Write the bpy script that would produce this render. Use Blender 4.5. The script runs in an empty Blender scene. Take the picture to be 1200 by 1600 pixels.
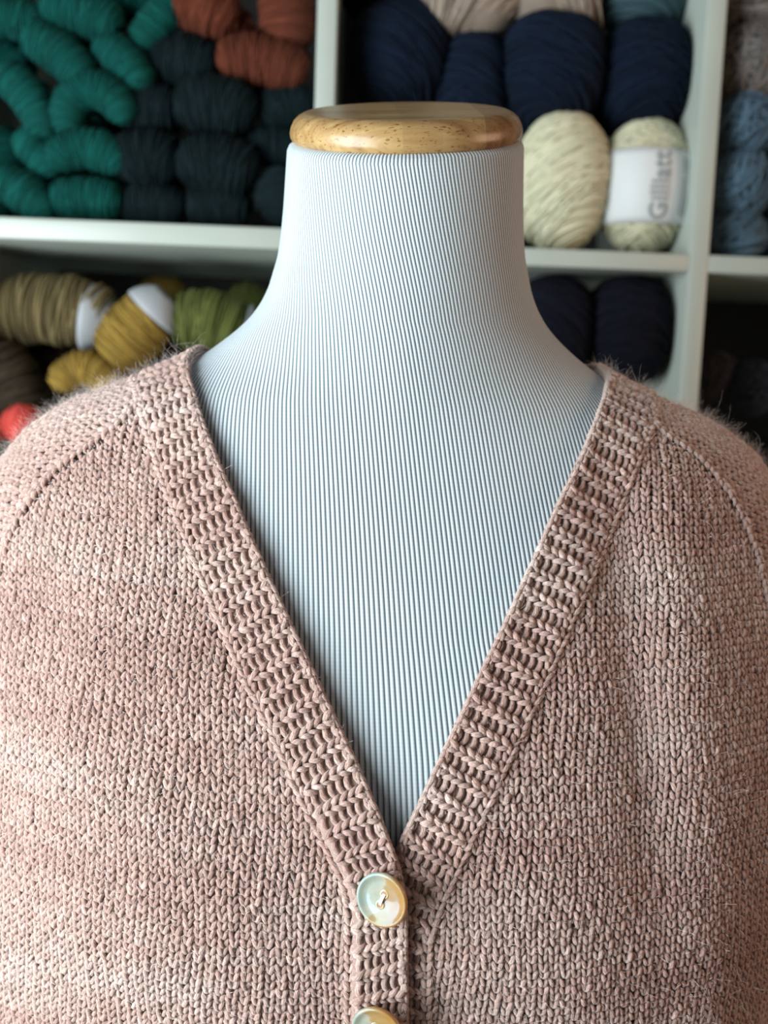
import bpy, bmesh, math, random
import numpy as np
from mathutils import Vector, Matrix

rng = np.random.default_rng(7)
random.seed(7)
PI = math.pi
R = math.radians

# ------------------------------------------------------------------ camera
F = 1750.0                                   # focal length in pixels of the 1200x1600 frame
PITCH, YAW, ROLL = 7.7, 2.0, 2.1
CAM = np.array([0.0, 0.0, 1.34])
sc = bpy.context.scene
col = sc.collection
cd = bpy.data.cameras.new('camera')
cam = bpy.data.objects.new('camera', cd)
col.objects.link(cam)
MR = Matrix.Rotation(R(-YAW), 3, 'Z') @ Matrix.Rotation(R(90 - PITCH), 3, 'X') @ Matrix.Rotation(R(ROLL), 3, 'Z')
cam.matrix_world = Matrix.Translation(Vector(CAM)) @ MR.to_4x4()
cd.sensor_fit = 'VERTICAL'
cd.sensor_height = 36.0
cd.sensor_width = 27.0
cd.lens = F / 1600 * 36.0
cd.clip_start = 0.02
cd.dof.use_dof = True
cd.dof.focus_distance = 0.485
cd.dof.aperture_fstop = 7.5
sc.camera = cam

# ------------------------------------------------------------------ world and lights
w = bpy.data.worlds.new('world')
sc.world = w
w.use_nodes = True
w.node_tree.nodes['Background'].inputs[0].default_value = (0.95, 0.93, 0.92, 1)
w.node_tree.nodes['Background'].inputs[1].default_value = 0.12

def area(name, loc, target, sx, sy, energy, colour):
    l = bpy.data.lights.new(name, 'AREA')
    l.shape = 'RECTANGLE'; l.size = sx; l.size_y = sy
    l.energy = energy; l.color = colour
    o = bpy.data.objects.new(name, l)
    col.objects.link(o)
    o.location = loc
    d = Vector(target) - Vector(loc)
    o.rotation_euler = d.to_track_quat('-Z', 'Y').to_euler()
    return o
area('window_light', (-0.80, 0.0, 1.24), (0.0, 0.60, 1.20), 0.7, 1.1, 36, (0.87, 0.97, 1.0))
area('room_lamp_light', (1.0, 0.42, 1.55), (0.0, 0.6, 1.28), 0.5, 0.5, 4.2, (1.0, 0.64, 0.42))

sc.view_settings.view_transform = 'Standard'
sc.view_settings.look = 'None'
sc.view_settings.gamma = 1.0
sc.view_settings.use_curve_mapping = False
sc.view_settings.exposure = -0.12

# ------------------------------------------------------------------ helpers
NR = np.array(MR)
def ray(px, py):
    d = NR @ np.array([(px - 600) / F, (800 - py) / F, -1.0])
    return d
def at(px, py, Y):
    d = ray(px, py)
    return CAM + d * (Y / d[1])

def tag(o, label=None, cat=None, group=None, kind=None):
    if label: o['label'] = label
    if cat: o['category'] = cat
    if group: o['group'] = group
    if kind: o['kind'] = kind
    return o

def mesh_obj(name, verts, faces, mat, parent=None, smooth=True, attrs=None, uv=None):
    """verts (n,3), faces: (m,4) or (m,3) int array, or list"""
    me = bpy.data.meshes.new(name)
    verts = np.asarray(verts, dtype=np.float32)
    if isinstance(faces, np.ndarray):
        m, k = faces.shape
        me.vertices.add(len(verts)); me.vertices.foreach_set('co', verts.ravel())
        me.loops.add(m * k); me.loops.foreach_set('vertex_index', faces.astype(np.int32).ravel())
        me.polygons.add(m)
        me.polygons.foreach_set('loop_start', np.arange(0, m * k, k, dtype=np.int32))
        me.update(calc_edges=True)
        me.validate()
    else:
        me.from_pydata([tuple(v) for v in verts], [], faces)
    if smooth:
        me.polygons.foreach_set('use_smooth', np.ones(len(me.polygons), dtype=bool))
    if attrs:
        for an, av in attrs.items():
            av = np.asarray(av, dtype=np.float32)
            if av.ndim == 2:
                a = me.attributes.new(an, 'FLOAT_VECTOR', 'POINT'); a.data.foreach_set('vector', av.ravel())
            else:
                a = me.attributes.new(an, 'FLOAT', 'POINT'); a.data.foreach_set('value', av)
    me.materials.append(mat)
    o = bpy.data.objects.new(name, me)
    col.objects.link(o)
    if parent is not None: o.parent = parent
    return o

def empty(name, loc=(0, 0, 0)):
    o = bpy.data.objects.new(name, None)
    o.empty_display_size = 0.05
    col.objects.link(o)
    o.location = loc
    return o

def nrm(v):
    return v / np.maximum(np.linalg.norm(v, axis=-1, keepdims=True), 1e-12)

def tubes(P, Rr, N, sides=5, closed=False, flat=1.0):
    """P (n,m,3) paths, Rr (n,m) radii, N (n,m,3) or (n,1,3) reference normals -> verts, quad faces"""
    n, m, _ = P.shape
    if closed:
        T = nrm(np.roll(P, -1, 1) - np.roll(P, 1, 1))
    else:
        T = nrm(np.gradient(P, axis=1))
    B = nrm(np.cross(T, np.broadcast_to(N, P.shape)))
    N2 = np.cross(B, T)
    a = np.arange(sides) * 2 * PI / sides + PI / sides
    V = P[:, :, None, :] + Rr[:, :, None, None] * (np.cos(a)[None, None, :, None] * N2[:, :, None, :] * flat + np.sin(a)[None, None, :, None] * B[:, :, None, :])
    V = V.reshape(-1, 3)
    mm = m if closed else m - 1
    i = np.arange(n)[:, None, None]; j = np.arange(mm)[None, :, None]; k = np.arange(sides)[None, None, :]
    j2 = (j + 1) % m; k2 = (k + 1) % sides
    idx = lambda i, j, k: (i * m + j) * sides + k
    Fq = np.stack([idx(i, j, k), idx(i, j, k2), idx(i, j2, k2), idx(i, j2, k)], -1).reshape(-1, 4)
    return V, Fq

def ply_coords(n, m, sides, length, twist=2.2):
    """coordinates that follow the twist of a yarn: used for its fibre texture"""
    a = np.arange(sides) * 2 * PI / sides
    t = np.linspace(0, 1, m)
    ph = a[None, None, :] + twist * t[None, :, None] + rng.uniform(0, 6, (n, 1, 1))
    z = t[None, :, None] * length + rng.uniform(0, 50, (n, 1, 1)) + 0 * ph
    return np.stack([np.cos(ph), np.sin(ph), z], -1).reshape(-1, 3)

class Acc:
    def __init__(s): s.v = []; s.f = []; s.n = 0; s.a = {}
    def add(s, V, Fq, **at_):
        s.v.append(V); s.f.append(Fq + s.n); s.n += len(V)
        for k, x in at_.items(): s.a.setdefault(k, []).append(np.broadcast_to(x, (len(V), 3) if k == 'ply' else (len(V),)).astype(np.float32))
    def build(s, name, mat, parent=None):
        return mesh_obj(name, np.concatenate(s.v), np.concatenate(s.f), mat, parent, attrs={k: np.concatenate(x) for k, x in s.a.items()})

def box_vf(x0, x1, y0, y1, z0, z1):
    v = np.array([(x, y, z) for x in (x0, x1) for y in (y0, y1) for z in (z0, z1)], float)
    f = np.array([(0, 1, 3, 2), (4, 6, 7, 5), (0, 4, 5, 1), (2, 3, 7, 6), (0, 2, 6, 4), (1, 5, 7, 3)])
    return v, f
def box(name, x0, x1, y0, y1, z0, z1, mat, parent=None, bevel=0.0):
    v, f = box_vf(x0, x1, y0, y1, z0, z1)
    o = mesh_obj(name, v, f, mat, parent, smooth=False)
    if bevel:
        b = o.modifiers.new('bevel', 'BEVEL'); b.width = bevel; b.segments = 2
    return o

def lathe(prof, seg=96):
    prof = np.asarray(prof, float); n = len(prof)
    a = np.arange(seg) * 2 * PI / seg
    V = np.stack([prof[:, 0][:, None] * np.cos(a), prof[:, 0][:, None] * np.sin(a), np.repeat(prof[:, 1][:, None], seg, 1)], -1).reshape(-1, 3)
    i = np.arange(n - 1)[:, None]; k = np.arange(seg)[None, :]; k2 = (k + 1) % seg
    return V, np.stack([i * seg + k, i * seg + k2, (i + 1) * seg + k2, (i + 1) * seg + k], -1).reshape(-1, 4)

# ------------------------------------------------------------------ materials
def new_mat(name):
    m = bpy.data.materials.new(name); m.use_nodes = True
    nt = m.node_tree
    return m, nt, nt.nodes['Principled BSDF']
def lk(nt, a, b): nt.links.new(a, b)
def nd(nt, t, **kw):
    n = nt.nodes.new(t)
    for k, v in kw.items(): setattr(n, k, v)
    return n
def ramp(nt, stops, interp='LINEAR'):
    r = nd(nt, 'ShaderNodeValToRGB'); r.color_ramp.interpolation = interp
    e = r.color_ramp.elements
    e[0].position, e[0].color = stops[0][0], (*stops[0][1], 1)
    e[1].position, e[1].color = stops[-1][0], (*stops[-1][1], 1)
    for p, c in stops[1:-1]:
        x = e.new(p); x.color = (*c, 1)
    return r
def s2l(c):
    return tuple(((x / 255) / 12.92 if x / 255 <= 0.04045 else ((x / 255 + 0.055) / 1.055) ** 2.4) for x in c)

def plain(name, c, rough=0.6, **kw):
    m, nt, b = new_mat(name)
    b.inputs['Base Color'].default_value = (*c, 1); b.inputs['Roughness'].default_value = rough
    for k, v in kw.items(): b.inputs[k].default_value = v
    return m

def mat_paint(name, c, rough=0.35):
    m, nt, b = new_mat(name)
    tc = nd(nt, 'ShaderNodeTexCoord'); n = nd(nt, 'ShaderNodeTexNoise'); n.inputs['Scale'].default_value = 14
    lk(nt, tc.outputs['Object'], n.inputs['Vector'])
    r = ramp(nt, [(0.3, tuple(x * 0.93 for x in c)), (0.7, c)])
    lk(nt, n.outputs['Fac'], r.inputs['Fac']); lk(nt, r.outputs['Color'], b.inputs['Base Color'])
    b.inputs['Roughness'].default_value = rough
    return m

def mat_yarn(name, c, var=0.35, sheen=0.25):
    """strand attribute 'rnd' varies the tone from strand to strand"""
    m, nt, b = new_mat(name)
    a = nd(nt, 'ShaderNodeAttribute', attribute_name='rnd')
    tc = nd(nt, 'ShaderNodeTexCoord'); n = nd(nt, 'ShaderNodeTexNoise')
    n.inputs['Scale'].default_value = 420; n.inputs['Detail'].default_value = 2
    lk(nt, tc.outputs['Object'], n.inputs['Vector'])
    mx = nd(nt, 'ShaderNodeMath', operation='MULTIPLY_ADD')
    lk(nt, n.outputs['Fac'], mx.inputs[0]); mx.inputs[1].default_value = 0.6
    lk(nt, a.outputs['Fac'], mx.inputs[2])
    lo = tuple(x * (1 - var) for x in c); hi = tuple(min(1, x * (1 + var)) for x in c)
    r = ramp(nt, [(0.15, lo), (1.2 / 1.6, hi)])
    dv = nd(nt, 'ShaderNodeMath', operation='DIVIDE'); dv.inputs[1].default_value = 1.6
    lk(nt, mx.outputs[0], dv.inputs[0]); lk(nt, dv.outputs[0], r.inputs['Fac'])
    lk(nt, r.outputs['Color'], b.inputs['Base Color'])
    b.inputs['Roughness'].default_value = 0.95
    b.inputs['Specular IOR Level'].default_value = 0.15
    b.inputs['Sheen Weight'].default_value = sheen
    b.inputs['Sheen Roughness'].default_value = 0.5
    b.inputs['Sheen Tint'].default_value = (*[min(1, x * 2 + 0.02) for x in c], 1)
    return m

M_white = mat_paint('white_laminate', s2l((176, 184, 175)))
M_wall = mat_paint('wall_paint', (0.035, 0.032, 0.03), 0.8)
M_floor = mat_paint('floor_vinyl', (0.22, 0.16, 0.11), 0.5)
M_iron = plain('stand_metal', (0.05, 0.05, 0.05), 0.4, Metallic=0.8)

def mat_knit():
    m, nt, b = new_mat('pink_mohair_yarn')
    a = nd(nt, 'ShaderNodeAttribute', attribute_name='rnd')
    d = nd(nt, 'ShaderNodeAttribute', attribute_name='dye')
    tc = nd(nt, 'ShaderNodeTexCoord')
    pl = nd(nt, 'ShaderNodeAttribute', attribute_name='ply')
    n = nd(nt, 'ShaderNodeTexNoise'); n.inputs['Scale'].default_value = 3.4; n.inputs['Detail'].default_value = 3; n.inputs['Distortion'].default_value = 0.4
    lk(nt, pl.outputs['Vector'], n.inputs['Vector'])
    r1 = ramp(nt, [(0.0, s2l((178, 138, 128))), (0.45, s2l((202, 168, 157))), (1.0, s2l((218, 198, 188)))])
    lk(nt, d.outputs['Fac'], r1.inputs['Fac'])
    r2 = ramp(nt, [(0.0, (0.80, 0.76, 0.74)), (0.55, (1, 1, 1)), (0.9, (1.08, 1.08, 1.08)), (1.0, (1.30, 1.33, 1.36))])
    lk(nt, a.outputs['Fac'], r2.inputs['Fac'])
    mx = nd(nt, 'ShaderNodeMix', data_type='RGBA', blend_type='MULTIPLY'); mx.inputs[0].default_value = 1
    lk(nt, r1.outputs[0], mx.inputs[6]); lk(nt, r2.outputs[0], mx.inputs[7])
    r3 = ramp(nt, [(0.32, (0.66, 0.62, 0.61)), (0.52, (1.0, 1.0, 1.0)), (0.62, (1.16, 1.16, 1.16)), (0.72, (1.6, 1.6, 1.6))])
    lk(nt, n.outputs['Fac'], r3.inputs['Fac'])
    mx2 = nd(nt, 'ShaderNodeMix', data_type='RGBA', blend_type='MULTIPLY'); mx2.inputs[0].default_value = 1
    lk(nt, mx.outputs[2], mx2.inputs[6]); lk(nt, r3.outputs[0], mx2.inputs[7])
    lk(nt, mx2.outputs[2], b.inputs['Base Color'])
    bp = nd(nt, 'ShaderNodeBump'); bp.inputs['Strength'].default_value = 1.0; bp.inputs['Distance'].default_value = 0.0012
    lk(nt, n.outputs['Fac'], bp.inputs['Height']); lk(nt, bp.outputs[0], b.inputs['Normal'])
    b.inputs['Roughness'].default_value = 0.85
    b.inputs['Subsurface Weight'].default_value = 0.2
    b.inputs['Subsurface Radius'].default_value = (0.003, 0.002, 0.0015)
    b.inputs['Subsurface Scale'].default_value = 1.0
    b.inputs['Specular IOR Level'].default_value = 0.2
    b.inputs['Sheen Weight'].default_value = 0.6
    b.inputs['Sheen Roughness'].default_value = 0.4
    b.inputs['Sheen Tint'].default_value = (1.0, 0.9, 0.85, 1)
    return m
M_knit = mat_knit()
M_fuzz = plain('mohair_fibre', s2l((238, 220, 212)), 0.6)
M_fuzz.node_tree.nodes['Principled BSDF'].inputs['Sheen Weight'].default_value = 0.3

def mat_rib():
    """fine ribbed jersey: the rib number comes from the attribute 'rib', the course from 'course'"""
    m, nt, b = new_mat('striped_rib_jersey')
    a = nd(nt, 'ShaderNodeAttribute', attribute_name='rib')
    c = nd(nt, 'ShaderNodeAttribute', attribute_name='course')
    fr = nd(nt, 'ShaderNodeMath', operation='FRACT'); lk(nt, a.outputs['Fac'], fr.inputs[0])
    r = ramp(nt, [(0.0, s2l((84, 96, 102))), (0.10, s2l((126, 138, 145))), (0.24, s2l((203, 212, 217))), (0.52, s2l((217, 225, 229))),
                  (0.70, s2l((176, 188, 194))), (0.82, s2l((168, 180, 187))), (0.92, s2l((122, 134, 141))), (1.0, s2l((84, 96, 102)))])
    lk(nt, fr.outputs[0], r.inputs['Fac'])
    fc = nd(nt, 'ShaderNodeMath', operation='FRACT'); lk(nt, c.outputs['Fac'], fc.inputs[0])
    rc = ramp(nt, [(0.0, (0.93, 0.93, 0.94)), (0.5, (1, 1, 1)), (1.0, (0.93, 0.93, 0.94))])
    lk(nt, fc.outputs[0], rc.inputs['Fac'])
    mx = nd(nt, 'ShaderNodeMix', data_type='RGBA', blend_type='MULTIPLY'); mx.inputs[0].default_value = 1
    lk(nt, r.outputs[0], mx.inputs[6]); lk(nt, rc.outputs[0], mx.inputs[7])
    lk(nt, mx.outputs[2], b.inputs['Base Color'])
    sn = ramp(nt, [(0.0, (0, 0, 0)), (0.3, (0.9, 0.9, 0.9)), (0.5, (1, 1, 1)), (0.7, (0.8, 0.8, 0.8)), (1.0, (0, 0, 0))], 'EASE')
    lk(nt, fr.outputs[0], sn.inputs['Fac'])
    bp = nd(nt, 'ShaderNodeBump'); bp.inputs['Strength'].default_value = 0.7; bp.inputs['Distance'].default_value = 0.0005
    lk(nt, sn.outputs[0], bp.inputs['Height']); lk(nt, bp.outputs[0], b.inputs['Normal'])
    b.inputs['Roughness'].default_value = 0.8
    b.inputs['Specular IOR Level'].default_value = 0.2
    b.inputs['Sheen Weight'].default_value = 0.2
    return m
M_rib = mat_rib()

def mat_wood():
    m, nt, b = new_mat('varnished_rubberwood')
    tc = nd(nt, 'ShaderNodeTexCoord')
    mp = nd(nt, 'ShaderNodeMapping'); mp.inputs['Scale'].default_value = (9, 90, 60)
    lk(nt, tc.outputs['Object'], mp.inputs['Vector'])
    n = nd(nt, 'ShaderNodeTexNoise'); n.inputs['Scale'].default_value = 1.6; n.inputs['Detail'].default_value = 5; n.inputs['Distortion'].default_value = 0.6
    lk(nt, mp.outputs[0], n.inputs['Vector'])
    r = ramp(nt, [(0.28, s2l((132, 94, 54))), (0.48, s2l((164, 131, 86))), (0.66, s2l((184, 155, 108)))])
    lk(nt, n.outputs['Fac'], r.inputs['Fac'])
    # glued staves: tone changes across x, the last painted darker as the shaded side
    sx = nd(nt, 'ShaderNodeSeparateXYZ'); lk(nt, tc.outputs['Object'], sx.inputs[0])
    mr = nd(nt, 'ShaderNodeMapRange'); mr.inputs[1].default_value = -0.058; mr.inputs[2].default_value = 0.058
    lk(nt, sx.outputs[0], mr.inputs[0])
    st = ramp(nt, [(0.0, (0.96, 0.94, 0.9)), (0.30, (1.05, 1.05, 1.02)), (0.46, (0.93, 0.9, 0.86)), (0.62, (0.98, 0.97, 0.93)), (0.80, (0.70, 0.60, 0.50))], 'CONSTANT')
    lk(nt, mr.outputs[0], st.inputs['Fac'])
    mx = nd(nt, 'ShaderNodeMix', data_type='RGBA', blend_type='MULTIPLY'); mx.inputs[0].default_value = 1
    lk(nt, r.outputs[0], mx.inputs[6]); lk(nt, st.outputs[0], mx.inputs[7])
    # dark pores
    mp2 = nd(nt, 'ShaderNodeMapping'); mp2.inputs['Scale'].default_value = (300, 700, 900)
    lk(nt, tc.outputs['Object'], mp2.inputs['Vector'])
    n2 = nd(nt, 'ShaderNodeTexNoise'); n2.inputs['Scale'].default_value = 1.2; n2.inputs['Detail'].default_value = 1
    lk(nt, mp2.outputs[0], n2.inputs['Vector'])
    r2 = ramp(nt, [(0.30, (0.55, 0.38, 0.22)), (0.37, (1, 1, 1))])
    lk(nt, n2.outputs['Fac'], r2.inputs['Fac'])
    mx2 = nd(nt, 'ShaderNodeMix', data_type='RGBA', blend_type='MULTIPLY'); mx2.inputs[0].default_value = 1
    lk(nt, mx.outputs[2], mx2.inputs[6]); lk(nt, r2.outputs[0], mx2.inputs[7])
    lk(nt, mx2.outputs[2], b.inputs['Base Color'])
    b.inputs['Roughness'].default_value = 0.35
    b.inputs['Coat Weight'].default_value = 0.25
    b.inputs['Coat Roughness'].default_value = 0.2
    return m
M_wood = mat_wood()

# ------------------------------------------------------------------ the room
SY = 1.0                                       # front plane of the shelf unit
box('floor', -2.2, 2.2, -1.2, 1.46, -0.05, 0.0, M_floor)['kind'] = 'structure'
box('wall_back', -2.2, 2.2, 1.402, 1.46, 0.0, 2.6, M_wall)['kind'] = 'structure'

# ------------------------------------------------------------------ cube shelf unit
xl = at(512, 0, SY)[0]; xr = at(1122, 0, SY)[0]
zt = at(200, 346.5, SY)[2]; zb_ = at(200, 380, SY)[2]
zt2 = at(1000, 394, SY)[2]; zb2 = at(1000, 422, SY)[2]
step = xr - xl
TH = 0.0172
shelf = empty('cube_shelf', (xl, SY, 0))
tag(shelf, 'white open cube shelving unit filled with yarn behind the dress form', 'shelf')
xs = [xl - 2 * step, xl - step, xl, xr, xr + step]
DEP = 0.39
def spart(name, x0, x1, y0, y1, z0, z1, bev=0.0012):
    o = box(name, x0 - xl, x1 - xl, y0 - SY, y1 - SY, z0, z1, M_white, shelf, bev)
    return o
zline = (zt + zb_) / 2
ztop = zline + 0.352 * 1 + 0.01
for i, x in enumerate(xs):
    spart('upright_panel', x - TH / 2, x + TH / 2, SY, SY + DEP, 0.0, ztop)
for i in range(4):
    x0, x1 = xs[i] + TH / 2, xs[i + 1] - TH / 2
    for k in range(5):
        zc = zline + (1 - k) * 0.352
        if k == 1:
            a, b_ = (zt, zb_) if i < 2 else (zt2, zb2)
            spart('shelf_board', x0, x1, SY + 0.0004, SY + DEP, b_, a)
        else:
            spart('shelf_board', x0, x1, SY + 0.0004, SY + DEP, max(zc - TH / 2, 0.0), max(zc - TH / 2, 0.0) + TH)

# ------------------------------------------------------------------ yarn in the shelf
def spx(Y): return Y * 1.0 / F * 1.008          # metres per pixel at depth Y

def rope_tail(acc, c, r, length, ang):
    """the twisted rest of a hank lying back into the shelf (two plies wound round each other)"""
    m = 26
    t = np.linspace(0, 1, m)
    for s in (0, PI):
        ph = ang + s + t * PI * 1.6
        P = np.stack([np.cos(ph) * r * 0.55, t * length, np.sin(ph) * r * 0.55], -1) + c
        Rr = np.full(m, r * 0.58); Rr[-1] *= 0.3; Rr[-2] *= 0.8
        V, Fq = tubes(P[None], Rr[None], np.array([[[1.0, 0, 0.3]]]), 14)
        acc.add(V, Fq, rnd=0.3)

def skein(label, px, py, L, W, ang, bend, mat, group, dy=0.06, pitch=0.0016, cat='yarn skein', tail=True, fat=1.0, name='yarn_skein', tilt=0.0):
    """a hank seen end on: the folded bundle is a curved bean, its strands wrap round it"""
    Y = SY + dy
    c = at(px, py, Y); k = spx(Y)
    L *= k * 0.95; W *= k * 0.96
    acc = Acc()
    bend = R(bend)
    n = max(12, int(2 * L / pitch))
    core = max(L - W * 0.55, 0.3 * L)
    def axis(s):                                # s in -1..1 -> local (x, z), tangent
        if abs(bend) < 1e-3:
            x = s * core; return np.stack([x, 0 * x], -1), np.stack([np.ones_like(x), 0 * x], -1)
        rad = core / (bend / 2) * (1 + 0.12 * abs(bend))
        a = s * bend / 2
        return np.stack([rad * np.sin(a), rad * (np.cos(a) - 1) + rad * (1 - math.cos(bend / 2)) * 0.5], -1), np.stack([np.cos(a), -np.sin(a)], -1)
    def ringset(s, rr, segs, tiltj, wob):
        p, t = axis(np.clip(s, -1, 1))
        ext = (np.abs(s) - 1).clip(0) * np.sign(s) * W * 0.9
        p = p + t * ext[:, None]
        nn = np.stack([-t[:, 1], t[:, 0]], -1)
        a = np.linspace(0, 2 * PI, segs, endpoint=False)
        ca, sa = np.cos(a), np.sin(a)
        along = tiltj[:, None] * ca[None, :] * rr[:, None] + wob
        X = p[:, None, 0] + nn[:, None, 0] * rr[:, None] * ca + t[:, None, 0] * along
        Z = p[:, None, 1] + nn[:, None, 1] * rr[:, None] * ca + t[:, None, 1] * along
        Yy = -rr[:, None] * sa * 1.15 * fat
        P = np.stack([X, Yy, Z], -1)
        Nn = np.stack([nn[:, None, 0] * ca + 0 * sa, -sa + 0 * X, nn[:, None, 1] * ca + 0 * sa], -1)
        return P, Nn
    lim = 1.0 + 0.55 * (1 / 0.9)
    s = np.linspace(-lim, lim, n)
    over = (np.abs(s) - 1).clip(0) / (lim - 1)
    prof = (1 - (np.abs(s) / lim * 0.985) ** 2.9) ** (1 / 2.1) * 1.06
    lump = 1 + 0.02 * np.sin(s * rng.uniform(5, 8) + rng.uniform(0, 6))
    rr = W * prof * lump
    # core body
    sb = np.linspace(-lim, lim, 30)
    ovb = (np.abs(sb) - 1).clip(0) / (lim - 1)
    rb = np.interp(sb, s, rr) * 0.965
    P, Nn = ringset(sb, rb, 28, np.zeros(30), 0)
    V = P.reshape(-1, 3)
    i = np.arange(29)[:, None]; q = np.arange(28)[None]; q2 = (q + 1) % 28
    acc.add(V, np.stack([i * 28 + q, i * 28 + q2, (i + 1) * 28 + q2, (i + 1) * 28 + q], -1).reshape(-1, 4), rnd=0.15)
    segs = 24
    a = np.linspace(0, 2 * PI, segs, endpoint=False)
    for layer in range(2):
        ns = n if layer == 0 else n // 3
        ss = s if layer == 0 else np.sort(rng.uniform(-lim * 0.9, lim * 0.9, ns))
        r2 = np.interp(ss, s, rr) * (1.0 if layer == 0 else 1.02) * (1 + rng.normal(0, 0.012, ns))
        wob = (np.sin(a[None] * 2 + rng.uniform(0, 6, (ns, 1))) * pitch * rng.uniform(0.2, 0.8, (ns, 1)))
        tj = rng.normal(0.0, 0.05 if layer == 0 else 0.14, ns) + tilt
        P, Nn = ringset(ss, r2, segs, tj, wob)
        V, Fq = tubes(P, np.full(P.shape[:2], pitch * 0.52), Nn, 4, closed=True)
        acc.add(V, Fq, rnd=np.repeat(rng.uniform(0, 1, ns), segs * 4))
    a_ = R(-ang)
    V = np.concatenate(acc.v)
    M2 = np.array([[math.cos(a_), 0, -math.sin(a_)], [0, 1, 0], [math.sin(a_), 0, math.cos(a_)]])
    acc.v = [v @ M2.T for v in acc.v]
    if tail:
        rope_tail(acc, np.array([0, W * 0.5, 0]), min(W, L) * 0.82, 0.11, rng.uniform(0, 6))
    o = acc.build(name, mat)
    o.location = c
    tag(o, label, cat, group)
    return o

def wound_ball(label, px, py, rx, ry, mat, group, dy=0.06, depth=1.0, sets=None, pitch=0.0024, cat='yarn ball', name='yarn_ball', sq=2.0, body=0.0):
    """an oval ball: closed strands are slices of a (super)ellipsoid by tilted planes"""
    Y = SY + dy
    c = at(px, py, Y); k = spx(Y)
    rx *= k; ry *= k; rd = (rx + ry) / 2 * depth + body
    acc = Acc()
    dim = np.array([rx, rd, ry])
    def onsurf(d, lift):
        q = (np.abs(d[..., 0]) ** sq + np.abs(d[..., 1]) ** sq + np.abs(d[..., 2]) ** sq) ** (-1 / sq)
        return d * q[..., None] * (dim + lift)
    u = np.linspace(0, PI, 26); v = np.linspace(0, 2 * PI, 40, endpoint=False)
    D = np.stack([np.sin(u)[:, None] * np.cos(v), np.sin(u)[:, None] * np.sin(v), np.cos(u)[:, None] + 0 * v], -1)
    P = onsurf(D, -pitch * 0.4)
    i = np.arange(25)[:, None]; q = np.arange(40)[None]; q2 = (q + 1) % 40
    acc.add(P.reshape(-1, 3), np.stack([i * 40 + q, (i + 1) * 40 + q, (i + 1) * 40 + q2, i * 40 + q2], -1).reshape(-1, 4), rnd=0.1)
    segs = 34
    a = np.linspace(0, 2 * PI, segs, endpoint=False)
    sets = sets or [((0.35, 0.15, 1.0), 1.0, 0.05, 0.0)]
    for axis_, dens, jit, lift in sets:
        n = int(2 * max(rx, ry) / pitch * dens)
        ax = nrm(np.array(axis_) + rng.normal(0, jit, (n, 3)))
        off = np.linspace(-0.96, 0.96, n) + rng.normal(0, 0.01, n) if dens > 0.8 else rng.uniform(-0.8, 0.8, n)
        off = off.clip(-0.975, 0.975)
        h = np.broadcast_to(np.array([0.1, 1.0, 0.05]), ax.shape)
        e1 = nrm(np.cross(ax, h)); e2 = np.cross(ax, e1)
        rad = np.sqrt(1 - off ** 2)
        D = ax[:, None] * off[:, None, None] + rad[:, None, None] * (np.cos(a)[None, :, None] * e1[:, None] + np.sin(a)[None, :, None] * e2[:, None])
        D = D + (ax[:, None] * (np.sin(a[None] * 2 + rng.uniform(0, 6, (n, 1))) * 0.025)[..., None])
        D = nrm(D)
        P = onsurf(D, lift + rng.normal(0, 0.0003, (n, 1, 1)))
        V, Fq = tubes(P, np.full((n, segs), pitch * 0.55), D, 4, closed=True)
        acc.add(V, Fq, rnd=np.repeat(rng.uniform(0, 1, n), segs * 4))
    o = acc.build(name, mat)
    o.location = c
    tag(o, label, cat, group)
    o['_dims'] = [float(rx), float(rd), float(ry)]
    return o

Y_teal = mat_yarn('teal_wool', s2l((10, 72, 66)), 0.3)
Y_dteal = mat_yarn('deep_petrol_wool', s2l((16, 29, 32)), 0.3)
Y_green_dk = mat_yarn('bottle_green_wool', s2l((8, 70, 62)), 0.3)
Y_rust = mat_yarn('rust_wool', s2l((94, 48, 34)), 0.3)
Y_navy = mat_yarn('navy_wool', s2l((11, 22, 38)), 0.3)
Y_ink = mat_yarn('ink_blue_wool', s2l((12, 14, 24)), 0.3)
Y_beige = mat_yarn('oatmeal_wool', s2l((142, 128, 115)), 0.3)
Y_slate = mat_yarn('slate_teal_wool', s2l((54, 76, 82)), 0.3)
Y_cream = mat_yarn('cream_wool', s2l((198, 194, 166)), 0.14)
Y_grey = mat_yarn('taupe_grey_wool', s2l((106, 101, 98)), 0.45)
Y_blue = mat_yarn('denim_blue_wool', s2l((72, 94, 110)), 0.4)
Y_olive = mat_yarn('olive_brown_wool', s2l((100, 88, 60)), 0.4)
Y_brown = mat_yarn('dark_brown_wool', s2l((54, 46, 36)), 0.4)
Y_must = mat_yarn('mustard_wool', s2l((134, 108, 50)), 0.3)
Y_green = mat_yarn('moss_green_wool', s2l((86, 92, 48)), 0.3)
Y_coral = mat_yarn('coral_wool', s2l((206, 80, 72)), 0.25)
Y_char = mat_yarn('charcoal_wool', s2l((50, 50, 54)), 0.4)
Y_char2 = mat_yarn('dark_blue_grey_wool', s2l((44, 52, 64)), 0.4)
M_paper = plain('label_paper', s2l((206, 208, 208)), 0.55)
M_paper_shaded = plain('shaded_label_paper', s2l((158, 161, 166)), 0.6)  # white paper, the shade of the cubby put into its colour
M_print = plain('label_print', s2l((138, 146, 148)), 0.6)

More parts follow.
